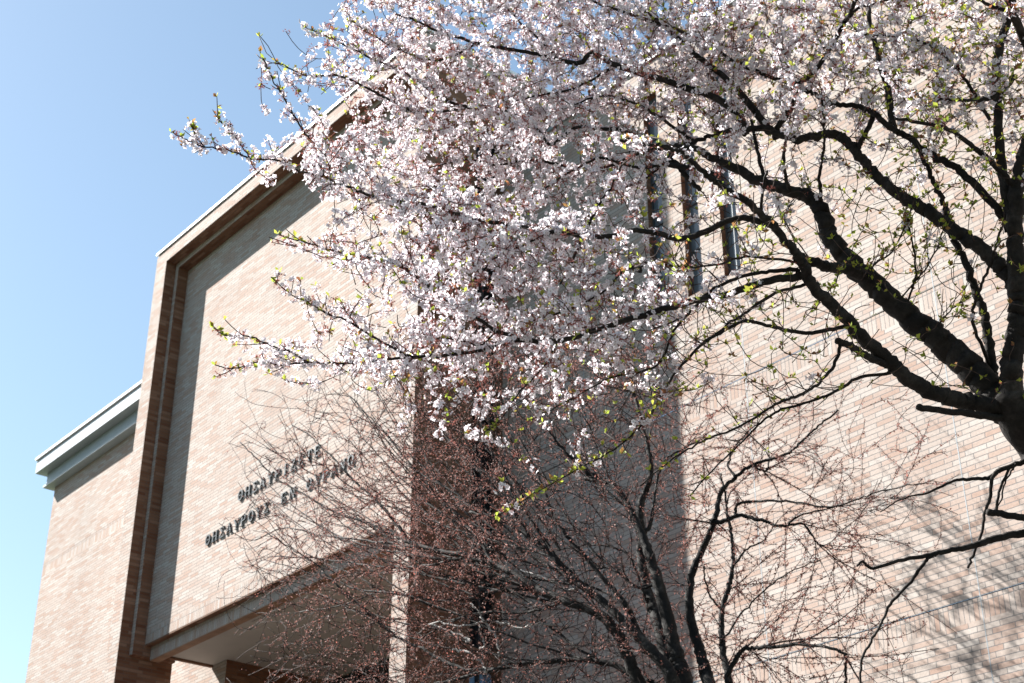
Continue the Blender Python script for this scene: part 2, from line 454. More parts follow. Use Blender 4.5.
# ------------------------------------------------------------------ Greek lettering
def arc(cx, cy, rx, ry, a0, a1, n=14):
    return [(cx+rx*math.cos(rad(a0+(a1-a0)*i/n)), cy+ry*math.sin(rad(a0+(a1-a0)*i/n))) for i in range(n+1)]
T, t_ = 0.16, 0.085      # thick and thin stroke
def serif(x, y, w=0.30): return ([(x-w/2, y), (x+w/2, y)], t_)
G = {
 'Θ': [(arc(.4,.5,.31,.44,0,360,22), T*.9), ([(.25,.5),(.55,.5)], t_)],
 'H': [([(.14,.04),(.14,.96)], T), ([(.66,.04),(.66,.96)], T), ([(.14,.5),(.66,.5)], t_), serif(.14,.05), serif(.14,.95), serif(.66,.05), serif(.66,.95)],
 'Σ': [([(.08,.94),(.68,.94)], t_*1.2), ([(.68,.95),(.68,.74)], t_), ([(.12,.93),(.46,.5)], T), ([(.46,.5),(.1,.08)], t_), ([(.06,.06),(.70,.06)], t_*1.3), ([(.70,.05),(.70,.27)], t_)],
 'A': [([(.1,.04),(.38,.97)], t_), ([(.38,.97),(.68,.04)], T), ([(.2,.34),(.58,.34)], t_), serif(.1,.05,.24), serif(.68,.05,.26)],
 'Y': [([(.1,.95),(.4,.46)], T), ([(.70,.95),(.4,.46)], t_), ([(.4,.5),(.4,.04)], T), serif(.4,.05), serif(.1,.95,.26), serif(.7,.95,.22)],
 'P': [([(.18,.04),(.18,.96)], T), ([(.18,.94),(.40,.94)]+arc(.42,.72,.22,.22,90,-90,10)+[(.2,.5)], t_*1.2), serif(.18,.05,.34), serif(.12,.95,.2)],
 'I': [([(.4,.04),(.4,.96)], T), serif(.4,.05), serif(.4,.95)],
 'Z': [([(.1,.94),(.68,.94)], t_*1.2), ([(.65,.93),(.12,.07)], T), ([(.08,.06),(.70,.06)], t_*1.2), ([(.70,.05),(.70,.27)], t_), ([(.1,.95),(.1,.74)], t_)],
 'E': [([(.18,.04),(.18,.96)], T), ([(.1,.94),(.66,.94)], t_*1.2), ([(.18,.5),(.5,.5)], t_), ([(.1,.06),(.68,.06)], t_*1.2), ([(.66,.95),(.66,.76)], t_), ([(.68,.05),(.68,.26)], t_), ([(.5,.4),(.5,.6)], t_)],
 'T': [([(.4,.04),(.4,.96)], T), ([(.06,.94),(.74,.94)], t_*1.2), serif(.4,.05), ([(.07,.95),(.07,.74)], t_), ([(.73,.95),(.73,.74)], t_)],
 'O': [(arc(.4,.5,.31,.44,0,360,22), T)],
 'N': [([(.14,.04),(.14,.96)], t_), ([(.14,.95),(.66,.05)], T), ([(.66,.04),(.66,.96)], t_), serif(.14,.05), serif(.12,.95,.24), serif(.66,.95)],
 'Ω': [(arc(.4,.56,.31,.39,-62,242,20), T), ([(.06,.06),(.30,.06)], t_*1.3), ([(.50,.06),(.74,.06)], t_*1.3), ([(.255,.22),(.28,.06)], t_), ([(.545,.22),(.52,.06)], t_)],
}
def letter_mesh(ch, w, h, y0, y1, x, z):
    m_ = MB(); k = 0
    for pts, th in G[ch]:
        P = [Vector((p[0]*w/0.8, p[1]*h)) for p in pts]
        t = th*h*0.5
        yy0, yy1 = y0+0.0013*k, y1; k += 1
        closed = (P[0]-P[-1]).length < 1e-4
        n = len(P); L, R = [], []
        for i in range(n):
            a = P[i-1] if i > 0 else (P[-2] if closed else P[0])
            b = P[i+1] if i < n-1 else (P[1] if closed else P[-1])
            d = (b-a).normalized(); q = Vector((-d.y, d.x))*t
            L.append(P[i]+q); R.append(P[i]-q)
        g = lambda p, y: (x+p.x, y, z+p.y)
        for i in range(n-1):
            m_.quad([g(R[i],yy0), g(R[i+1],yy0), g(L[i+1],yy0), g(L[i],yy0)])
            m_.quad([g(L[i],yy0), g(L[i+1],yy0), g(L[i+1],yy1), g(L[i],yy1)])
            m_.quad([g(R[i],yy1), g(R[i+1],yy1), g(R[i+1],yy0), g(R[i],yy0)])
        if not closed:
            m_.quad([g(R[0],yy0), g(L[0],yy0), g(L[0],yy1), g(R[0],yy1)])
            m_.quad([g(L[-1],yy0), g(R[-1],yy0), g(R[-1],yy1), g(L[-1],yy1)])
    return m_
def inscription(name, label, words, z):
    root = empty(name, label, 'wall lettering', 'raised inscription lines on the brick panel', (words[0][1], DP, z))
    for text, x0, x1 in words:
        p = (x1-x0)/len(text)
        for i, ch in enumerate(text):
            o = letter_mesh(ch, min(p*0.74, 0.27), 0.265, DP-0.036, DP-0.006, x0+p*i, z).build('letter', M_LETTER, root)
            o.matrix_parent_inverse = root.matrix_world.inverted()
            o.location = -Vector(root.location)
            o.matrix_parent_inverse.identity()
    return root
inscription('greek_lettering', 'upper and shorter line of raised dark metal Greek letters on the brick panel', [('ΘHΣAYPIZETE', -29.36, -25.84)], 15.19)
inscription('greek_lettering', 'lower and longer line of raised dark metal Greek letters, three words, on the brick panel', [('ΘHΣAYPOYΣ', -30.72, -27.83), ('EN', -27.42, -26.74), ('OYPANΩ', -26.40, -24.50)], 14.50)

# ------------------------------------------------------------------ branches
def catmull(P, per):
    P = np.asarray(P, float)
    if len(P) < 3:
        t = np.linspace(0, 1, per+1)[:, None]
        return P[0]*(1-t)+P[-1]*t
    Q = np.vstack([2*P[0]-P[1], P, 2*P[-1]-P[-2]])
    out = []
    for i in range(1, len(Q)-2):
        p0, p1, p2, p3 = Q[i-1], Q[i], Q[i+1], Q[i+2]
        t = np.linspace(0, 1, per, endpoint=False)[:, None]
        out.append(0.5*((2*p1)+(-p0+p2)*t+(2*p0-5*p1+4*p2-p3)*t*t+(-p0+3*p1-3*p2+p3)*t**3))
    out.append(P[-1][None])
    return np.vstack(out)

class Tubes:
    def __init__(s): s.v, s.f, s.n = [], [], 0
    def add(s, P, R, sides, knob=0.0):
        P = np.asarray(P, float); R = np.asarray(R, float)
        k = len(P)
        if k < 2: return
        T_ = np.gradient(P, axis=0); T_ /= np.linalg.norm(T_, axis=1)[:, None] + 1e-12
        ref = np.array([0.31, 0.17, 0.93]) if abs(T_[0] @ np.array([0.31, 0.17, 0.93])) < 0.9 else np.array([1.0, 0, 0])
        u = np.cross(T_[0], ref); u /= np.linalg.norm(u)
        U = np.zeros_like(P)
        for i in range(k):
            u = u - T_[i]*(u @ T_[i]); u /= np.linalg.norm(u) + 1e-12; U[i] = u
        W = np.cross(T_, U)
        a = np.arange(sides)*2*np.pi/sides
        rr = R[:, None]*np.ones(sides)[None]
        if knob:
            e = rng.standard_normal(rr.shape); kk = np.array([1, 3, 5, 6, 5, 3, 1.0]); kk /= np.sqrt((kk**2).sum())
            if k > 8: e = np.stack([np.convolve(np.pad(e[:, c], 3, 'edge'), kk, 'valid') for c in range(sides)], 1)
            e = (e + np.roll(e, 1, 1) + np.roll(e, -1, 1))/1.7
            rr = rr*(1 + knob*e)
        V = P[:, None] + (U[:, None]*np.cos(a)[None, :, None] + W[:, None]*np.sin(a)[None, :, None])*rr[..., None]
        V = np.vstack([V.reshape(-1, 3), P[-1:] + T_[-1]*R[-1]*0.6])
        i = np.arange(k-1)[:, None]*sides; j = np.arange(sides)[None]; j2 = (j+1) % sides
        q = np.stack([i+j, i+j2, i+sides+j2, i+sides+j], -1).reshape(-1, 4) + s.n
        tip = s.n + k*sides; b = s.n + (k-1)*sides
        s.v.append(V); s.f.append((q, np.array([[b+x, b+(x+1) % sides, tip] for x in range(sides)])))
        s.n += len(V)
    def build(s, name, mat, parent):
        return fast_mesh(name, np.vstack(s.v), [q for q, _ in s.f], [t for _, t in s.f], mat, parent, True)

def fast_mesh(name, V, quads, tris, mat, parent, smooth=False):
    quads = np.vstack(quads) if len(quads) else np.zeros((0, 4), int)
    tris = np.vstack(tris) if len(tris) else np.zeros((0, 3), int)
    me = bpy.data.meshes.new(name)
    me.vertices.add(len(V)); me.vertices.foreach_set('co', np.asarray(V, np.float32).ravel())
    nl = quads.size + tris.size
    me.loops.add(nl); me.loops.foreach_set('vertex_index', np.concatenate([quads.ravel(), tris.ravel()]).astype(np.int32))
    npoly = len(quads) + len(tris)
    me.polygons.add(npoly)
    tot = np.concatenate([np.full(len(quads), 4), np.full(len(tris), 3)]).astype(np.int32)
    st = np.concatenate([[0], np.cumsum(tot)[:-1]]).astype(np.int32)
    me.polygons.foreach_set('loop_start', st)
    try: me.polygons.foreach_set('loop_total', tot)
    except Exception: pass
    if smooth: me.polygons.foreach_set('use_smooth', np.ones(npoly, bool))
    me.update(calc_edges=True); me.validate()
    me.materials.append(mat)
    o = bpy.data.objects.new(name, me); COL.objects.link(o)
    if parent:
        o.parent = parent
        o.location = -Vector(parent.location)
    return o

def px_to_r(w_px, dist): return 0.5*w_px*dist/F_PX

class Skeleton:
    """nodes of a tree: position, radius, direction"""
    def __init__(s, place): s.place = place; s.img = []; s.P = []; s.D = []; s.R = []; s.lines = []
    def trace(s, pts, w0, w1, dd=0.0, start=None, per=7, wob=0.004, name='limb', tp=1.15):
        pts = np.array(pts, float)
        if start is None:
            best = min(((np.hypot(*(q-pts[0])), d) for q, d in s.img), key=lambda k: k[0])
            start = best[1]
            q0 = min(s.img, key=lambda k: np.hypot(*(k[0]-pts[0])))[0]
            gap = np.hypot(*(q0-pts[0]))
            if 0.8 < gap < 16: pts = np.vstack([q0, pts])
        seg = np.concatenate([[0], np.cumsum(np.hypot(*np.diff(pts, axis=0).T))]); tt = seg/seg[-1]
        W3 = np.array([s.place(x, y, start + dd*t) for (x, y), t in zip(pts, tt)])
        C = catmull(W3, per)
        C[1:-1] += rng.standard_normal((len(C)-2, 3))*wob
        im, dist = project(C)
        t = np.linspace(0, 1, len(C))
        R = px_to_r(w1+(w0-w1)*(1-t)**tp, dist)
        for (x, y), q in zip(im, t): s.img.append((np.array([x, y]), start+dd*q))
        s.lines.append((C, R, name))
        s.add_nodes(C, R)
        return C, R
    def add_nodes(s, C, R):
        D = np.gradient(C, axis=0); D /= np.linalg.norm(D, axis=1)[:, None] + 1e-9
        s.P.append(C); s.D.append(D); s.R.append(R)
    def arrays(s): return np.vstack(s.P), np.vstack(s.D), np.concatenate(s.R)

def grow(sk, targets, tubes, step, rmax, rtip, maxlen, sides, out_nodes, wob, droop=0.0, ali=0.55, ncand=14):
    """join every target to its nearest node by a bent twig; twigs carry later twigs"""
    P, D, R = sk.arrays()
    n = len(P); cap = n + len(targets)*int(maxlen/step+4)
    PP = np.zeros((cap, 3)); DD = np.zeros((cap, 3)); RR = np.zeros(cap)
    PP[:n], DD[:n], RR[:n] = P, D, R
    # near targets first
    d0 = np.array([np.min(np.sum((P[::2]-t)**2, 1)) for t in targets])
    for ti in np.argsort(d0):
        t = targets[ti]
        d2 = np.sum((PP[:n]-t)**2, 1)
        # favour nodes that already point towards the target
        k = np.argpartition(d2, min(ncand, n-1))[:ncand]
        v = t-PP[k]; L = np.sqrt(np.sum(v*v, 1))+1e-6
        cost = L*(0.8+ali-ali*np.sum(v*DD[k], 1)/L)
        i = k[np.argmin(cost)]
        L = np.linalg.norm(t-PP[i])
        if L > maxlen or L < step*0.8: continue
        m = max(3, int(L/step)+1)
        d = DD[i]; c = PP[i] + d*L*0.38
        tt = np.linspace(0, 1, m+1)[:, None]
        C = (1-tt)**2*PP[i] + 2*tt*(1-tt)*c + tt**2*t
        C[1:] += rng.standard_normal((m, 3))*wob*min(1, L*2)
        C[:, 2] += -droop*(tt[:, 0]**2)*L
        r0 = min(rmax, RR[i]*0.75, rtip + L*0.007)
        r0 = max(r0, rtip)
        Rr = r0*(1-tt[:, 0]) + rtip*tt[:, 0]
        tubes.add(C, Rr, sides)
        dr = np.gradient(C, axis=0); dr /= np.linalg.norm(dr, axis=1)[:, None]+1e-9
        PP[n:n+m] = C[1:]; DD[n:n+m] = dr[1:]; RR[n:n+m] = Rr[1:]; n += m
        out_nodes.append((C, Rr))

def grid_value(grid, x, y, cw=64.0, ch=42.7):
    gx = np.clip(np.asarray(x)/cw-0.5, 0, grid.shape[1]-1.001); gy = np.clip(np.asarray(y)/ch-0.5, 0, grid.shape[0]-1.001)
    i, j = gx.astype(int), gy.astype(int); a, b = gx-i, gy-j
    return (grid[j, i]*(1-a)+grid[j, i+1]*a)*(1-b) + (grid[j+1, i]*(1-a)+grid[j+1, i+1]*a)*b

def rand_unit(n):
    v = rng.standard_normal((n, 3)); return v/np.linalg.norm(v, axis=1)[:, None]
def frames(N):
    h = np.where(np.abs(N[:, 2:3]) < 0.9, np.array([[0, 0, 1.0]]), np.array([[1.0, 0, 0]]))
    U = np.cross(N, h); U /= np.linalg.norm(U, axis=1)[:, None]
    V = np.cross(N, U)
    a = rng.uniform(0, 2*np.pi, len(N))[:, None]
    return U*np.cos(a)+V*np.sin(a), -U*np.sin(a)+V*np.cos(a)

# ================================================================== cherry tree
ck = Skeleton(at_w)
g0 = at_w(1052, 456, 9.0)
base = np.array([g0[0]+0.9, g0[1]+0.1, -0.1])
cherry = empty('cherry_tree', 'large flowering cherry tree with dark limbs reaching in from the right', 'tree', None, (base[0], base[1], 0))
# trunk: rises outside the picture at the right
tp = np.array([base, base+[-0.05, 0.05, 1.4], base*0.55+g0*0.45+[0.12, 0, 0.1], base*0.18+g0*0.82+[0.1, 0, 0.0], g0, at_w(1022, 418, 8.95), at_w(1008, 392, 8.9)])
TC = catmull(tp, 9); TR = np.interp(np.linspace(0, 1, len(TC)), [0, .08, .6, .85, 1], [0.32, 0.23, 0.18, 0.135, 0.075])
ck.add_nodes(TC, TR)
for p_, r_ in zip(TC, TR):
    im, w_ = project(p_); ck.img.append((im[0], w_[0]))
trunk_t = Tubes(); trunk_t.add(TC, TR, 22, 0.03); trunk_t.build('trunk', M_CBARK, cherry)

big = [  # heavy limbs: points, width at root and tip in picture pixels, change of distance
 ([(1020,420),(1002,404),(982,382),(960,358),(935,337),(911,318),(884,294),(861,273),(840,250),(827,230),(820,208),(809,197),(787,190),(765,183),(735,168),(713,158),(693,148),(664,147),(630,152)], 44, 5, 1.2),
 ([(1022,424),(1002,410),(968,401),(945,396),(918,385),(894,366),(867,341),(844,318),(824,298),(810,281),(802,264),(797,253),(782,237),(764,216),(745,200),(726,190),(710,177),(693,164),(680,151),(655,146),(620,140)], 25, 4, -0.8),
 ([(866,277),(844,269),(829,267),(815,263),(799,256)], 15, 11, -0.3),
 ([(1012,400),(1011,372),(1015,345),(1019,318),(1017,290),(1016,260),(1015,227),(1017,196),(1023,161),(1034,120),(1040,60),(1030,0),(1022,-50)], 29, 13, 0.3),
 ([(1016,296),(1012,278),(999,267),(978,247),(955,230),(931,213),(908,200),(893,189),(877,177),(864,161),(848,142),(832,134),(809,137),(790,138),(768,129),(745,130),(726,131),(709,137),(687,143),(648,150),(615,165),(585,170)], 22, 3, 1.5),
 ([(992,392),(992,368),(988,341),(984,315),(975,291),(965,264),(955,240),(948,223),(945,206),(935,184),(926,164),(919,151)], 14, 5, 0.4),
 ([(1015,238),(1009,226),(1000,212),(974,184),(954,167),(932,155),(910,138),(893,129),(874,114),(858,106),(835,103),(812,93),(793,85),(777,79),(761,74),(730,58),(700,40),(660,22)], 12, 3, 1.2),
]
for a in big: a = (a[0], a[1]*0.8, a[2]*0.8, a[3]); ck.trace(*a, per=8, wob=0.006, name='limb')
mid = [
 ([(893,129),(890,105),(887,84),(880,64),(876,45),(871,32),(868,5),(862,-30)], 8, 4, 0.5),
 ([(766,184),(757,150),(751,120)], 5, 3, .2),
 ([(768,129),(758,115),(751,106),(735,87),(713,68),(693,53),(674,35),(664,26),(640,8)], 9, 4, .6),
 ([(745,130),(738,113),(729,106),(709,95),(687,88),(664,80),(640,73),(613,64),(592,53),(580,63),(558,60),(532,53),(503,48),(477,43),(458,37),(442,34),(420,22),(395,14)], 9, 2, .9),
 ([(677,147),(670,158),(678,165),(686,176),(700,190)], 7, 5, -.2),
 ([(650,150),(625,131),(600,129),(575,128),(551,145),(538,129),(505,110),(470,108)], 5, 2, .4),
 ([(798,277),(775,279),(751,286),(728,294),(701,299),(674,306),(650,313),(620,322),(582,335),(558,340),(535,341),(514,336),(497,331),(472,315),(444,299),(420,279),(412,274),(395,264),(360,256),(331,250),(311,244),(291,239),(278,234)], 8.5, 1.2, -.3),
 ([(530,341),(514,341),(497,346),(475,351),(450,355),(412,357),(382,360),(355,363),(331,363),(308,362),(281,365),(257,362),(234,368),(215,365)], 4.5, 1.1, -.3),
 ([(412,357),(399,351),(375,338),(348,321),(328,314),(311,304),(291,294),(271,277)], 3, 1.1, .3),
 ([(308,362),(290,352),(274,347),(247,336),(224,335),(214,327)], 2.6, 1.1, -.2),
 ([(775,226),(761,222),(745,218),(728,221),(705,232),(681,239),(655,233),(634,230),(615,235),(595,237),(575,235),(540,230),(504,224),(477,220),(454,213),(428,205),(389,200),(363,193),(344,185),(324,177),(299,171),(279,161),(250,158),(228,150),(205,147),(186,140),(171,132)], 7.5, 1.1, .5),
 ([(324,177),(318,158),(312,142),(302,129),(292,112),(283,96),(275,84),(268,70),(260,52)], 2.6, 1.1, .2),
 ([(205,147),(196,136),(192,124)], 1.6, 1, .1),
 ([(250,158),(238,140),(222,124),(217,114)], 1.7, 1, .1),
 ([(470,108),(440,98),(410,75),(376,60),(350,48),(325,35),(305,27)], 3.2, 1.1, .2),
 ([(410,110),(380,95),(344,77),(325,76),(308,76),(289,68),(276,61)], 2.8, 1.1, .2),
 ([(400,110),(430,112),(470,108)], 2, 3, 0),
 ([(344,185),(338,165),(330,150),(322,140)], 1.6, 1, .1),
 ([(775,137),(779,125),(790,110),(796,97),(797,84),(809,77),(822,61),(832,45),(839,33),(850,13),(857,-4),(866,-30)], 7, 4, -.6),
 ([(845,22),(858,8),(880,2),(905,-6)], 4, 2, .1),
 ([(796,88),(790,70),(785,55)], 4, 2, 0),
 ([(797,192),(790,189),(785,174),(784,158),(785,142)], 4.5, 3, -.3),
 ([(763,222),(761,213),(762,200),(763,187),(767,171)], 4.5, 2.5, -.2),
 ([(820,204),(821,190),(819,180),(822,161),(824,148),(824,135),(824,120),(822,100)], 4, 2.2, -.3),
 ([(874,114),(868,129),(861,142),(858,150)], 6, 5, 0),
 ([(990,120),(975,95),(960,71),(955,66),(938,51),(922,42),(900,37),(874,35),(858,37),(842,48)], 3.8, 1.4, .2),
 ([(1014,75),(1009,85),(993,97),(974,100),(955,100),(932,100)], 5, 3, -.2),
 ([(1016,190),(1006,177),(987,158),(967,142),(948,129),(916,122),(895,118)], 8, 3, -.5),
 ([(1034,60),(1022,35),(1013,15),(1009,0),(1006,-20)], 10, 8, -.4),
 ([(1011,12),(998,8),(985,3),(965,-8)], 5, 3, 0),
 ([(885,364),(867,356),(850,346),(837,341)], 8, 7, -.25),
 ([(840,344),(834,365),(817,385),(800,395),(784,401),(768,409),(735,429),(710,438),(692,447),(668,462),(640,486)], 4, 1.6, -.4),
 ([(890,372),(886,374),(861,377),(834,392),(809,402),(782,410),(765,419),(752,432),(735,449),(717,465),(690,496)], 4.2, 1.4, -.5),
 ([(852,324),(829,330),(809,333),(788,330),(762,324),(745,321),(724,331),(701,345),(674,375),(660,399),(646,420),(623,443),(592,462),(562,478),(535,493),(497,516)], 5, 1.1, -.6),
 ([(810,283),(798,287),(775,293),(748,311),(728,324),(706,342)], 4.2, 2.4, -.2),
 ([(799,262),(782,260),(745,257),(714,265),(684,267),(650,264),(620,272)], 3.2, 1.5, -.3),
 ([(797,270),(785,270),(762,272),(735,279),(711,291),(691,311),(674,331),(660,362),(640,372),(610,378),(570,400),(530,420)], 5, 1.4, .3),
 ([(675,305),(690,312),(672,322),(650,330)], 3, 1.5, .2),
 ([(640,272),(626,267),(609,287),(590,300),(558,313),(530,322)], 3, 1.5, .1),
 ([(583,237),(577,250),(568,271),(560,284)], 3.2, 2, -.1),
 ([(575,235),(560,230),(524,244),(505,252),(486,262),(460,268)], 2.6, 1.4, -.1),
 ([(583,236),(592,218),(602,200),(612,186),(616,178),(622,165)], 3.2, 2.2, .2),
 ([(664,164),(690,168),(720,176)], 5, 6, -.2),
 ([(664,164),(640,168),(600,158),(580,167),(561,177),(540,192),(522,206),(500,214)], 3.6, 1.3, .2),
 ([(665,160),(650,175),(632,185),(609,193),(597,204),(588,222)], 3, 1.6, .1),
 ([(613,66),(600,75),(570,90),(540,95),(520,100)], 4, 1.6, .3),
 ([(664,26),(630,14),(600,4),(570,-14)], 4, 2, .3),
 ([(692,140),(660,118),(636,104),(600,96),(560,110),(520,118)], 4, 1.4, .4),
 ([(558,60),(540,40),(520,22),(500,0)], 3, 1.6, .2),
 ([(477,43),(455,55),(430,60),(400,50),(372,35),(350,20)], 2.6, 1.1, .2),
 ([(585,170),(560,165),(530,160),(495,165),(470,160),(440,165),(412,172)], 3, 1.3, .2),
 ([(497,331),(480,345),(460,340),(430,338)], 2.4, 1.2, .2),
 ([(558,340),(545,365),(520,392),(500,420),(485,432)], 2.4, 1.1, -.1),
 ([(992,370),(975,330),(973,310),(982,285),(989,267),(996,245),(1002,227)], 4, 2.5, -.2),
 ([(884,294),(872,268),(892,252),(905,225),(912,208)], 2.4, 1.4, -.4),
 ([(905,312),(915,275),(912,240),(908,218)], 2.4, 1.4, -.3),
 ([(895,303),(925,270),(940,240),(948,215)], 2.0, 1.2, -.3),
 ([(935,330),(950,312),(968,296)], 2.2, 1.2, -.2),
 ([(872,283),(850,260),(835,282),(827,295)], 2, 1.1, -.4),
 # lower right: dead sprays
 ([(1060,520),(1040,530),(1024,533),(1000,537),(981,543),(965,548),(946,551),(931,555),(904,560),(873,568),(863,562),(857,566)], 10, 2.2, -.2),
 ([(940,553),(932,556),(923,564),(908,585),(892,601),(883,620),(875,635),(862,659),(860,690)], 4.2, 2.4, -.2),
 ([(1060,528),(1040,521),(1024,518),(1004,514),(988,512)], 9, 6.5, -.2),
 ([(1050,455),(1035,458),(1023,462),(1000,470),(988,478),(969,479),(950,482),(927,493),(900,500),(880,512)], 8, 1.1, -.1),
 ([(1000,470),(992,478),(990,497),(985,512),(981,535),(973,555),(968,568)], 4.4, 2.6, -.1),
 ([(1011,466),(1000,489),(996,512)], 3, 3, -.05),
 ([(1015,466),(1006,480),(1001,500),(992,514)], 2.2, 1.4, .05),
]
mid.append(([(1013,222),(1005,185),(1000,150),(998,110),(996,75),(1001,45),(1009,15),(1018,-20)], 11, 8, .5))
# short dead stub on the lower limb's underside
mid.append(([(1000,418),(985,416),(948,411),(918,407)], 8, 6.5, -.3))
for a in mid: ck.trace(*a, per=6, wob=0.0025, name='branch')
limb_t = {}
bt = Tubes()
fine_lines = []
for C, R, nm in ck.lines:
    if nm == 'limb':
        lt = Tubes(); lt.add(C, R, 16, 0.035); lt.build('limb', M_CBARK, cherry)
    else:
        bt.add(C, np.maximum(R, 0.0032), 9, 0.04)
    fine_lines.append((C, R))
bt.build('branches', M_CBARK, cherry)

# where blossom is thick in the crown: rows top to bottom, columns left to right
CG = np.array([
 [0,0,0,0,.3,5.5,8,8,9,9,8,7,6,5,4,3.5],
 [0,0,0,0,.6,5.5,9,9,9,9,8,7,6,5,4,4],
 [0,0,0,0,.6,5.5,9,9,9,9,7,5.5,4,5,3.5,3.5],
 [0,0,0,0,1,6.5,9,9,9,7.5,6,5,2.4,2.4,2.2,2.4],
 [0,0,0,0,.6,5.5,8,9,8.5,7,5,4,1.2,1,1,1],
 [0,0,0,0,.2,3.6,8,9,8.5,6,4,2,1,.7,.6,.7],
 [0,0,0,0,.2,3.2,7,8,7.5,6,4,2,.7,.3,.3,.3],
 [0,0,0,0,.3,4,6,8,8,7,4.5,1.2,.4,.2,.2,.2],
 [0,0,0,0,.8,4.5,5.5,6,5.5,6,3,.7,.2,.1,.1,.2],
 [0,0,0,0,0,.3,1.6,2.6,2.6,1.4,.8,.3,.1,0,0,0],
 [0,0,0,0,0,0,0,.5,1.2,.4,.3,.1,0,0,0,0],
 [0,0,0,0,0,0,0,0,.3,.2,0,0,0,0,0,0],
 [0]*16, [0]*16, [0]*16, [0]*16], float)
CG *= np.array([1]*8 + [.9, .76, .74, .85, .95, 1, 1.1, 1.1])
CG[:3, 11:] *= 1.25
cimg = np.array([q for q, _ in ck.img]); cdep = np.array([d for _, d in ck.img])
tg = []
while len(tg) < 5300:
    x, y = rng.uniform(255, 1130), rng.uniform(-80, 470)
    v = float(grid_value(CG, x, y))
    if rng.uniform(0, 9) > v: continue
    d2 = (cimg[:, 0]-x)**2 + (cimg[:, 1]-y)**2
    k = np.argmin(d2)
    if x < 345 and d2[k] > 22**2: continue
    tg.append(at_w(x, y, cdep[k] + rng.normal(0.45, 0.5)))
for _ in range(760):
    x, y = rng.uniform(525, 745), rng.uniform(-20, 118)
    k = np.argmin((cimg[:, 0]-x)**2 + (cimg[:, 1]-y)**2)
    tg.append(at_w(x, y, cdep[k] + rng.normal(0.3, 0.4)))
tw = Tubes(); cn = []
grow(ck, np.array(tg), tw, 0.07, 0.011, 0.0026, 1.1, 5, cn, 0.006)
# short flowering spurs along the outer shoots
spn = []
for C, R, nm in ck.lines:
    if nm == 'limb' or R[-1] > 0.0055: continue
    L_ = np.concatenate([[0], np.cumsum(np.linalg.norm(np.diff(C, axis=0), axis=1))])
    im_, _ = project(C)
    if im_[-1, 0] > 700 and im_[-1, 1] > 300: continue
    s0 = L_[-1]*0.25
    while s0 < L_[-1]*0.97:
        i_ = int(np.searchsorted(L_, s0)); i_ = min(max(i_, 1), len(C)-2)
        d_ = C[i_+1]-C[i_-1]; d_ /= np.linalg.norm(d_)
        v_ = d_*0.9 + rand_unit(1)[0]*0.8 + np.array([0, 0, 0.35]); v_ /= np.linalg.norm(v_)
        ln_ = rng.uniform(0.05, 0.24)*(1.0-0.45*s0/L_[-1])
        q_ = np.linspace(0, 1, 4)[:, None]
        S_ = C[i_] + v_*ln_*q_ + np.array([0, 0, 0.15])*ln_*q_**2
        R_ = np.linspace(0.0032, 0.0022, 4)
        tw.add(S_, R_, 5); spn.append((S_, R_))
        s0 += rng.uniform(0.04, 0.11)
cn = cn + spn
# bare fine sprays in the open part of the crown
tg2 = []
for _ in range(1100):
    x, y = rng.uniform(640, 1100), rng.uniform(-60, 400)
    d2 = (cimg[:, 0]-x)**2 + (cimg[:, 1]-y)**2; k = np.argmin(d2)
    tg2.append(at_w(x, y, cdep[k] + rng.normal(0, 0.35)))
cn2 = []
grow(ck, np.array(tg2), tw, 0.08, 0.009, 0.0024, 0.9, 5, cn2, 0.008)
tw.build('twigs', M_CTWIG, cherry)

# ---- flowers, calyces and young leaves along the twigs
node_p, node_n = [], []
def take(C, R, every, rlim):
    L = np.concatenate([[0], np.cumsum(np.linalg.norm(np.diff(C, axis=0), axis=1))])
    if L[-1] < 0.02: return
    s_ = np.arange(0.0, L[-1], every) + rng.uniform(0, every)
    s_ = s_[s_ < L[-1]]
    if not len(s_): return
    P_ = np.stack([np.interp(s_, L, C[:, i]) for i in range(3)], 1)
    r_ = np.interp(s_, L, R)
    ok = r_ < rlim
    node_p.append(P_[ok])
for C, R in cn: take(C, R, 0.05, 1)
for C, R in fine_lines: take(C, R, 0.05, 0.0135)
NP = np.vstack(node_p)
im, w_ = project(NP)
FG = CG.copy()
FG[3, 2:5] = [3.0, 6.5, 8]; FG[2, 2:5] = [1, 1.6, 4]; FG[1, 3:5] = [.7, 2.4]; FG[0, 4] = 1.6; FG[4, 3:5] = [3, 6.5]
FG[5, 4] = 4; FG[6, 4] = 5; FG[7, 3:5] = [4, 6.5]; FG[8, 3:5] = [6.5, 9]; FG[9, 3:7] = [1, 1, 1.5, 2.4]
FG[10, 7:10] = [1.6, 2.0, 1.0]; FG[11, 7:10] = [1.0, 1.4, 0.7]
fv = grid_value(FG, im[:, 0], im[:, 1])
fv = np.where((im[:, 0] > 1024) | (im[:, 1] < 0), 3.0, fv)
clump = 0.5 + 0.5*np.sin(NP[:, 0]*9.1+1.3*np.sin(NP[:, 2]*5.7))*np.sin(NP[:, 1]*8.3+0.7)*np.sin(NP[:, 2]*10.3+1.1*np.sin(NP[:, 0]*4.9))
keep = rng.uniform(0, 9, len(NP)) < fv*(0.6+0.95*clump) + 0.05
keep &= ~((im[:, 0] > 690) & (im[:, 1] > 430))
CP = NP[keep]
kind = rng.uniform(0, 1, len(CP))
print('clusters', len(CP))
def make_flowers(CP, npc, spread):
    n = rng.integers(npc[0], npc[1]+1, len(CP))
    idx = np.repeat(np.arange(len(CP)), n)
    dirs = rand_unit(len(idx)); dirs[:, 2] *= 0.8
    return CP[idx], dirs, CP[idx] + dirs*rng.uniform(spread[0], spread[1], (len(idx), 1))
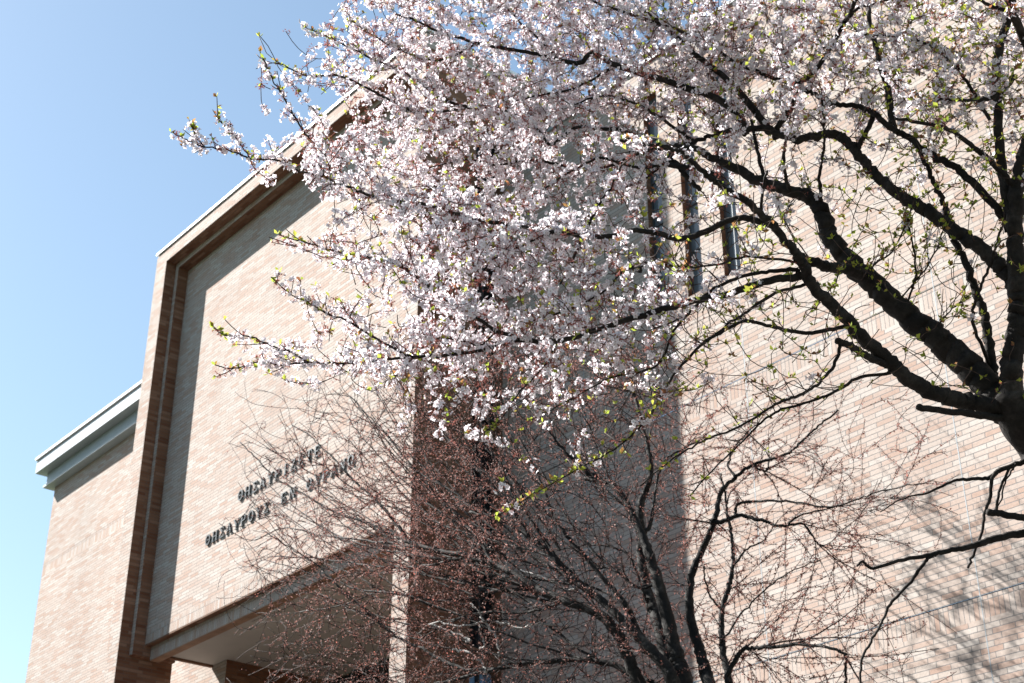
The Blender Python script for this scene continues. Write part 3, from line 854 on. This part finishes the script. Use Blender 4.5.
white = CP[kind < 0.68]; red = CP[kind >= 0.6]
O, Dn, Q = make_flowers(white, (5, 9), (0.016, 0.05))
N_ = Dn + rand_unit(len(Dn))*0.5; N_ /= np.linalg.norm(N_, axis=1)[:, None]
U, V = frames(N_)
nf = len(Q); print('flowers', nf)
PV, PQ = [], []
cup = rng.uniform(0.15, 0.6, nf)[:, None]; sz = rng.uniform(0.0135, 0.0182, nf)[:, None]
for k in range(5):
    a = 2*np.pi*k/5
    r1 = U*math.cos(a)+V*math.sin(a); s1_ = -U*math.sin(a)+V*math.cos(a)
    tip = Q + (r1 + N_*cup)*sz
    midp = Q + (r1*0.58 + N_*cup*0.45)*sz
    wv = s1_*sz*0.46
    PV.append(np.stack([Q + r1*sz*0.06, midp-wv, tip, midp+wv], 1))
PV = np.stack(PV, 1).reshape(-1, 3)
fast_mesh('blossom', PV, [np.arange(len(PV)).reshape(-1, 4)], [], M_PETAL, cherry)
# calyx, pedicel and stamen bits
def red_bits(O, Dn, Q, star):
    Tv, Tf, off = [], [], 0
    U, V = frames(Dn)
    w = U*0.0011
    Tv.append(np.stack([O-w, O+w, Q+w, Q-w], 1).reshape(-1, 3)); q = np.arange(len(O)*4).reshape(-1, 4)
    off = len(O)*4; tr = []
    for k in range(5 if star else 3):
        a = 2*np.pi*k/(5 if star else 3)
        r = U*math.cos(a)+V*math.sin(a); s_ = -U*math.sin(a)+V*math.cos(a)
        ln = 0.0105 if star else 0.005
        b = Q - Dn*0.006
        Tv.append(np.stack([b - s_*0.0026, b + s_*0.0026, Q + r*ln + Dn*0.004], 1).reshape(-1, 3))
        tr.append(np.arange(len(O)*3).reshape(-1, 3)+off); off += len(O)*3
    return np.vstack(Tv), q, tr
v1, q1, t1 = red_bits(O, Dn, Q, False)
O2, D2, Q2 = make_flowers(red, (5, 8), (0.016, 0.042))
v2, q2, t2 = red_bits(O2, D2, Q2, True)
fast_mesh('calyx', np.vstack([v1, v2]), [q1, q2+len(v1)], t1 + [t+len(v1) for t in t2], M_CALYX, cherry)
# young leaves
LG = np.array([
 [0,0,0,0,1,1,1,1,1,1,1.2,1.2,1.5,2,3,5],
 [0,0,0,1,1.4,1,1,1,1,1,1.2,1.4,1.6,2,3,5],
 [0,0,1,1.5,1.4,1,1,1,1,1.2,1.2,1.4,1.5,2,3,4.5],
 [0,0,2,1.6,1.4,1,1,1,1,1.2,1.2,1.2,1.4,1.8,2.5,3.5],
 [0,0,1,1,1.2,1,1,1,1.2,1.2,1.2,1.2,1.4,2,2.5,2.5],
 [0,0,0,0,1.8,1.4,1,1.2,1.4,1.4,1.4,1.5,1.6,2,2.2,2.2],
 [0,0,0,0,1.8,1.4,1,1.2,1.4,1.2,1.4,1.6,1.6,2,2,2],
 [0,0,0,1.5,1.6,1.3,1,1,1.2,1.2,1.4,2,2,1.5,1,1.4],
 [0,0,0,1.5,1.4,1,1,1,1.2,1.2,2,2,1.4,.8,.7,1.4],
 [0,0,0,0,0,0,1,1.2,1.2,1.6,2.4,1,.5,.3,.5,.6],
 [0,0,0,0,0,0,0,1,2,3,2,.5,.1,0,0,.3],
 [0,0,0,0,0,0,0,4,5,3,1,0,0,0,0,0],
 [0,0,0,0,0,0,0,3,3,0,0,0,0,0,0,0],[0]*16,[0]*16,[0]*16], float)
tips = np.array([C[-1] for C, R in cn+cn2]); tdir = np.array([C[-1]-C[-3] for C, R in cn+cn2])
more = NP[rng.uniform(0, 1, len(NP)) < 0.16]; mdir = rand_unit(len(more))
np2 = []
node_p = []
for C, R in cn2: take(C, R, 0.10, 1)
for C, R in fine_lines: take(C, R, 0.06, 0.010)
np2 = np.vstack(node_p)
# long traced shoots carry leaf pairs near their ends
ends = []
for C, R, nm in ck.lines:
    if nm == 'branch' and R[-1] < 0.0042:
        k = rng.integers(5, 10); ii = rng.integers(max(0, int(len(C)*0.72)), len(C), k); ends.append(C[ii]); ends.append(C[-1:])
ends = np.vstack(ends)
LP = np.vstack([tips, more, np2, ends]); LD = np.vstack([tdir, mdir, rand_unit(len(np2)), rand_unit(len(ends))])
force = np.concatenate([np.zeros(len(LP)-len(ends), bool), np.ones(len(ends), bool)])
im, w_ = project(LP)
lv = grid_value(LG, im[:, 0], im[:, 1])
lv = np.where((im[:, 0] > 1024) | (im[:, 1] < 0), 3.0, lv)
low_dead = (im[:, 0] > 840) & (im[:, 1] > 425)
kp = ((rng.uniform(0, 5, len(LP)) < lv*1.35) | (force & (rng.uniform(0, 1, len(LP)) < .8))) & ~low_dead
LP, LD = LP[kp], LD[kp]
n = rng.integers(2, 5, len(LP)); ix = np.repeat(np.arange(len(LP)), n)
B = LP[ix]; d = LD[ix]/(np.linalg.norm(LD[ix], axis=1)[:, None]+1e-9)*0.5 + rand_unit(len(ix)) + np.array([0, 0, 0.5])
d /= np.linalg.norm(d, axis=1)[:, None]
U, V = frames(d)
ln = rng.uniform(0.02, 0.043, (len(ix), 1)); wd = ln*rng.uniform(0.2, 0.34, (len(ix), 1))
m1 = B + d*ln*0.5; fold = V*wd*0.5
LV = np.stack([B, m1 + U*wd + fold, B + d*ln, m1 - U*wd + fold, m1], 1).reshape(-1, 3)
i0 = np.arange(len(ix))[:, None]*5
fast_mesh('young_leaves', LV, [], [np.hstack([i0, i0+1, i0+4]), np.hstack([i0+1, i0+2, i0+4]), np.hstack([i0+2, i0+3, i0+4]), np.hstack([i0+3, i0, i0+4])], M_YLEAF, cherry)
print('leaves', len(ix))

# ================================================================== maple by the wall
mk = Skeleton(at_Y)
YM = 14.0
mg = at_Y(698, 800, YM)
mb = np.array([mg[0]+0.1, mg[1], -0.1])
maple = empty('maple_tree', 'bare many-stemmed maple with reddish buds in front of the brick wall, below the cherry', 'tree', None, (mb[0], mb[1], 0))
TC = catmull(np.array([mb, mb+[0.03, 0, 1.0], (mb+mg)/2, mg]), 8)
TR = np.interp(np.linspace(0, 1, len(TC)), [0, .12, 1], [0.42, 0.30, 0.22])
mk.add_nodes(TC, TR)
for p_ in TC: mk.img.append((project(p_)[0][0], p_[1]))
tt = Tubes(); tt.add(TC, TR, 20, .03); tt.build('trunk', M_MBARK, maple)
stems = [
 ([(697,806),(690,740),(683,683),(679,665),(675,651),(666,613),(658,582),(650,555),(642,535),(634,518),(623,497),(612,484),(600,480),(585,479)], 24, 5, -.3),
 ([(695,806),(680,720),(669,666),(658,622),(650,600),(644,578),(641,556),(642,536),(640,510),(645,492),(650,478),(650,460),(647,443),(642,425),(636,400),(630,375),(628,356)], 17, 3, .6),
 ([(699,806),(712,720),(708,683),(704,667),(700,651),(692,624),(689,598),(692,574),(702,551),(712,528),(718,505),(722,490),(735,478),(754,464),(785,455),(800,443),(816,428),(838,410)], 16, 2, 1.6),
 ([(702,806),(725,730),(729,683),(723,651),(722,613),(729,585),(733,566),(733,548),(731,531),(727,510),(725,493),(721,474)], 10, 2, 1.2),
 ([(693,806),(682,730),(673,683),(665,666),(646,646),(631,629),(608,606),(590,592),(570,578),(554,558),(541,545),(528,535),(500,520),(470,512)], 18, 3, -1.6),
 ([(691,806),(660,720),(640,684),(627,655),(616,632),(597,613),(566,601),(539,590),(520,578),(496,566),(468,556),(438,551),(411,543),(388,532),(365,522),(334,512),(305,495),(276,478),(258,460),(240,442)], 16, 1.2, -2.4),
]
for a in stems: mk.trace(*a, start=YM, per=8, wob=0.006, name='stem', tp=1.7)
mbr = [
 ([(646,650),(630,612),(616,593),(593,566),(570,540),(554,520),(530,498),(505,470),(480,440),(455,415)], 7, 1.6, -1.2),
 ([(652,684),(639,678),(608,663),(577,660),(546,662),(516,665),(477,671),(440,659),(419,647),(396,636),(369,612),(342,590),(319,566),(290,548),(262,530)], 8, 1.2, -1.8),
 ([(516,665),(477,674),(438,683),(400,690)], 5, 3, -.4),
 ([(712,522),(727,520),(741,516),(762,521),(785,526),(802,523),(812,535),(820,545)], 6, 1.8, .5),
 ([(727,682),(729,672),(742,651),(755,648),(770,647),(808,645),(839,651),(846,660),(843,690)], 6, 2.6, .2),
 ([(735,510),(741,503),(773,501),(800,503),(831,507),(860,498),(881,491),(905,486),(927,483)], 3.5, 1, .4),
 ([(785,526),(800,516),(831,508),(840,506)], 2.6, 1.2, .1),
 ([(723,612),(712,600),(705,580),(704,566)], 3, 1.4, -.3),
 ([(642,535),(650,525),(652,512),(658,478),(664,462),(680,450),(700,440)], 5, 1.6, .7),
 ([(600,480),(585,470),(565,452),(548,430),(535,405),(528,385)], 5, 1.4, -.6),
 ([(630,375),(615,368),(605,361),(592,350)], 3, 1.2, -.2),
 ([(636,385),(630,390),(622,388),(600,375),(585,360)], 3, 1.2, -.3),
 ([(411,543),(390,516),(373,497),(350,478),(330,455),(310,436),(292,425)], 4, 1.1, -.5),
 ([(496,566),(470,530),(440,500),(415,470),(390,440),(368,415),(350,396)], 4, 1.1, -.5),
 ([(528,535),(505,500),(470,462),(440,430),(410,400),(390,378)], 4, 1.1, -.6),
 ([(554,520),(540,480),(520,440),(490,405),(470,380)], 3.5, 1.1, -.4),
 ([(438,551),(400,545),(360,540),(320,535),(285,528),(255,540)], 3.5, 1.1, -.3),
 ([(468,556),(430,565),(390,568),(345,562),(310,558),(275,556)], 3.5, 1.1, -.3),
 ([(539,590),(500,590),(460,600),(420,598),(380,592),(340,606),(300,612)], 3.5, 1.1, -.5),
 ([(566,601),(530,612),(490,612),(455,620),(420,640)], 3.5, 1.3, -.4),
 ([(735,478),(728,462),(740,440),(760,420)], 3, 1.2, .4),
 ([(754,464),(765,472),(768,455),(755,440)], 2.6, 1.2, .3),
 ([(722,640),(745,610),(765,590),(790,572),(820,560)], 2.8, 1, .6),
 ([(733,566),(748,548),(764,540),(778,520)], 2.6, 1, .5),
 ([(658,582),(640,588),(622,575),(605,568),(585,572)], 3.4, 1.6, -.3),
 ([(646,600),(632,560),(615,548),(590,545),(560,550)], 3, 1.4, -.4),
]
for a in mbr: mk.trace(*a, per=6, wob=0.008, name='branch', tp=1.4)
rim = np.array([(232,600),(240,570),(236,540),(252,505),(238,448),(262,432),(300,408),(330,390),(362,374),(400,364),(440,358),(480,352),(520,348),(575,345)], float)
for _ in range(44):
    u_ = rng.uniform(0, len(rim)-1.001); k_ = int(u_)
    tip = (rim[k_]*(1-u_+k_) + rim[k_+1]*(u_-k_)); root = np.array([655.0, 655.0]) + rng.normal(0, 18, 2)
    tip = root + (tip-root)*rng.uniform(0.72, 1.0) + rng.normal(0, 7, 2)
    f_ = rng.uniform(0.18, 0.55)
    p0 = root + (tip-root)*f_ + rng.normal(0, 14, 2)
    q0 = min(mk.img, key=lambda k: np.hypot(*(k[0]-p0)))[0]
    v_ = tip-q0; ln_ = np.hypot(*v_)
    if ln_ < 60: continue
    nrm = np.array([-v_[1], v_[0]])/ln_; nrm *= np.sign(nrm[1]) or 1
    bow = rng.uniform(0.02, 0.10)*ln_
    pts_ = [tuple(q0 + v_*t_a + nrm*bow*4*t_a*(1-t_a)*1.0 + rng.normal(0, 1.6, 2)*(0 < t_a < 1)) for t_a in np.linspace(0, 1, 7)]
    mk.trace(pts_, rng.uniform(2.0, 3.2), 0.8, -rng.uniform(0.2, 1.0)*ln_/260, per=5, wob=0.006, name='branch', tp=1.3)
dead = [
 ([(560,628),(540,622),(520,628),(500,622),(484,621)], 2.6, 2.4, -.3),
 ([(500,651),(495,634),(484,622),(479,610),(470,604)], 3, 1.8, -.2),
 ([(470,641),(450,632),(438,627),(428,625)], 3, 1.8, -.2),
 ([(484,622),(460,626),(434,622),(418,634)], 2.2, 1.4, -.1),
 ([(485,646),(482,636),(479,625)], 2, 1.6, 0),
 ([(486,672),(480,662),(466,652),(452,650)], 3, 2, -.2),
 ([(590,579),(570,590),(545,578),(520,570)], 3, 1.6, -.2),
]
for a in dead: mk.trace(*a, per=5, wob=0.012, name='dead')
bt, dt = Tubes(), Tubes(); mfine = []
for C, R, nm in mk.lines:
    if nm == 'stem':
        lt = Tubes(); lt.add(C, R, 14, 0.02); lt.build('stem', M_MBARK, maple)
    elif nm == 'dead': dt.add(C, R, 7, 0.04)
    else: bt.add(C, np.maximum(R, 0.0072), 8, 0.04)
    mfine.append((C, R))
bt.build('branches', M_MBARK, maple); dt.build('dead_twigs', M_DEAD, maple)
MG_RIGHT = np.array([1]*10 + [.8, .6, .5, .5, .55, .9])
MG = MG_RIGHT*np.array([
 [0]*16,[0]*16,[0]*16,[0]*16,[0]*16,[0]*16,
 [0,0,0,0,0,0,0,0,1,1,1,0,0,0,0,0],
 [0,0,0,0,0,0,0,3,5,4,2,0,0,0,0,0],
 [0,0,0,0,0,1.6,5,8,8,8,3,.6,0,0,0,0],
 [0,0,0,0,.7,4,7,8,8,8,5,3,2,.8,0,0],
 [0,0,0,.4,4,7,8,8,8,6,5,5,4,2,.8,0],
 [0,0,0,.3,4,8,9,9,8,6,5,4,3.5,3,1.6,.2],
 [0,0,0,.8,5,8,9,9,8,5,4,3,4,3,.7,0],
 [0,0,0,1,5,7,8,9,7,5,4,3,4,2,.4,0],
 [0,0,0,.2,3,6,7,7,6,6,4,3.4,4,2,.2,0],
 [0,0,0,0,3.5,6,8,7,6,7,5,3,3.4,1.5,.2,0]], float)
mimg = np.array([q for q, _ in mk.img]); mY = np.array([d for _, d in mk.img])
def mtargets(n):
    out = []
    while len(out) < n:
        x, y = rng.uniform(215, 960), rng.uniform(290, 740)
        if rng.uniform(0, 9) > float(grid_value(MG, x, y)): continue
        k = np.argmin((mimg[:, 0]-x)**2 + (mimg[:, 1]-y)**2)
        Yt = mY[k] + rng.normal(0, 0.7) + (0.9 if x > 640 else 0)
        out.append(at_Y(x, y, min(Yt, 16.6 if x > 560 else 15.0)))
    return np.array(out)
mt = Tubes(); mn = []
grow(mk, mtargets(900), mt, 0.16, 0.016, 0.0050, 2.6, 4, mn, 0.004, 0.0, 2.6, 500)
mk2 = Skeleton(at_Y)
mk2.P, mk2.D, mk2.R = list(mk.P), list(mk.D), list(mk.R)
for C, R in mn: mk2.add_nodes(C, R)
grow(mk2, mtargets(11500), mt, 0.14, 0.0065, 0.0044, 1.3, 3, mn, 0.005, 0.0, 2.6, 500)
mt.build('twigs', M_MTWIG, maple)
node_p = []
for C, R in mn: take(C, R, 0.042, 1)
for C, R in mfine: take(C, R, 0.09, 0.02)
BPt = np.vstack(node_p)
im, _ = project(BPt)
BG = MG.copy()*0.6
BG[12:14, 6:8] = 8; BG[11:15, 4:7] += 1.0; BG[8:13, 3:7] *= 1.35; BG[9:16, 7:11] *= 0.8; BG[9:16, 10:15] += 5.0
kp = rng.uniform(0, 9, len(BPt)) < grid_value(BG, im[:, 0], im[:, 1]) + 0.3
BPt = BPt[kp]
n = rng.integers(2, 5, len(BPt)); ix = np.repeat(np.arange(len(BPt)), n)
B = BPt[ix] + rand_unit(len(ix))*0.02
d = rand_unit(len(ix)); d[:, 2] -= 0.25; d /= np.linalg.norm(d, axis=1)[:, None]
U, V = frames(d)
ln = rng.uniform(0.013, 0.034, (len(ix), 1))*np.where(im[kp][ix, 0:1] > 680, 1.25, 1.0); wd = ln*rng.uniform(0.18, 0.34, (len(ix), 1))
LV = np.stack([B, B + d*ln*0.55 + U*wd + V*wd*.4, B + d*ln, B + d*ln*0.55 - U*wd + V*wd*.4], 1).reshape(-1, 3)
fast_mesh('red_buds', LV, [np.arange(len(LV)).reshape(-1, 4)], [], M_MBUD, maple)
print('buds', len(ix))
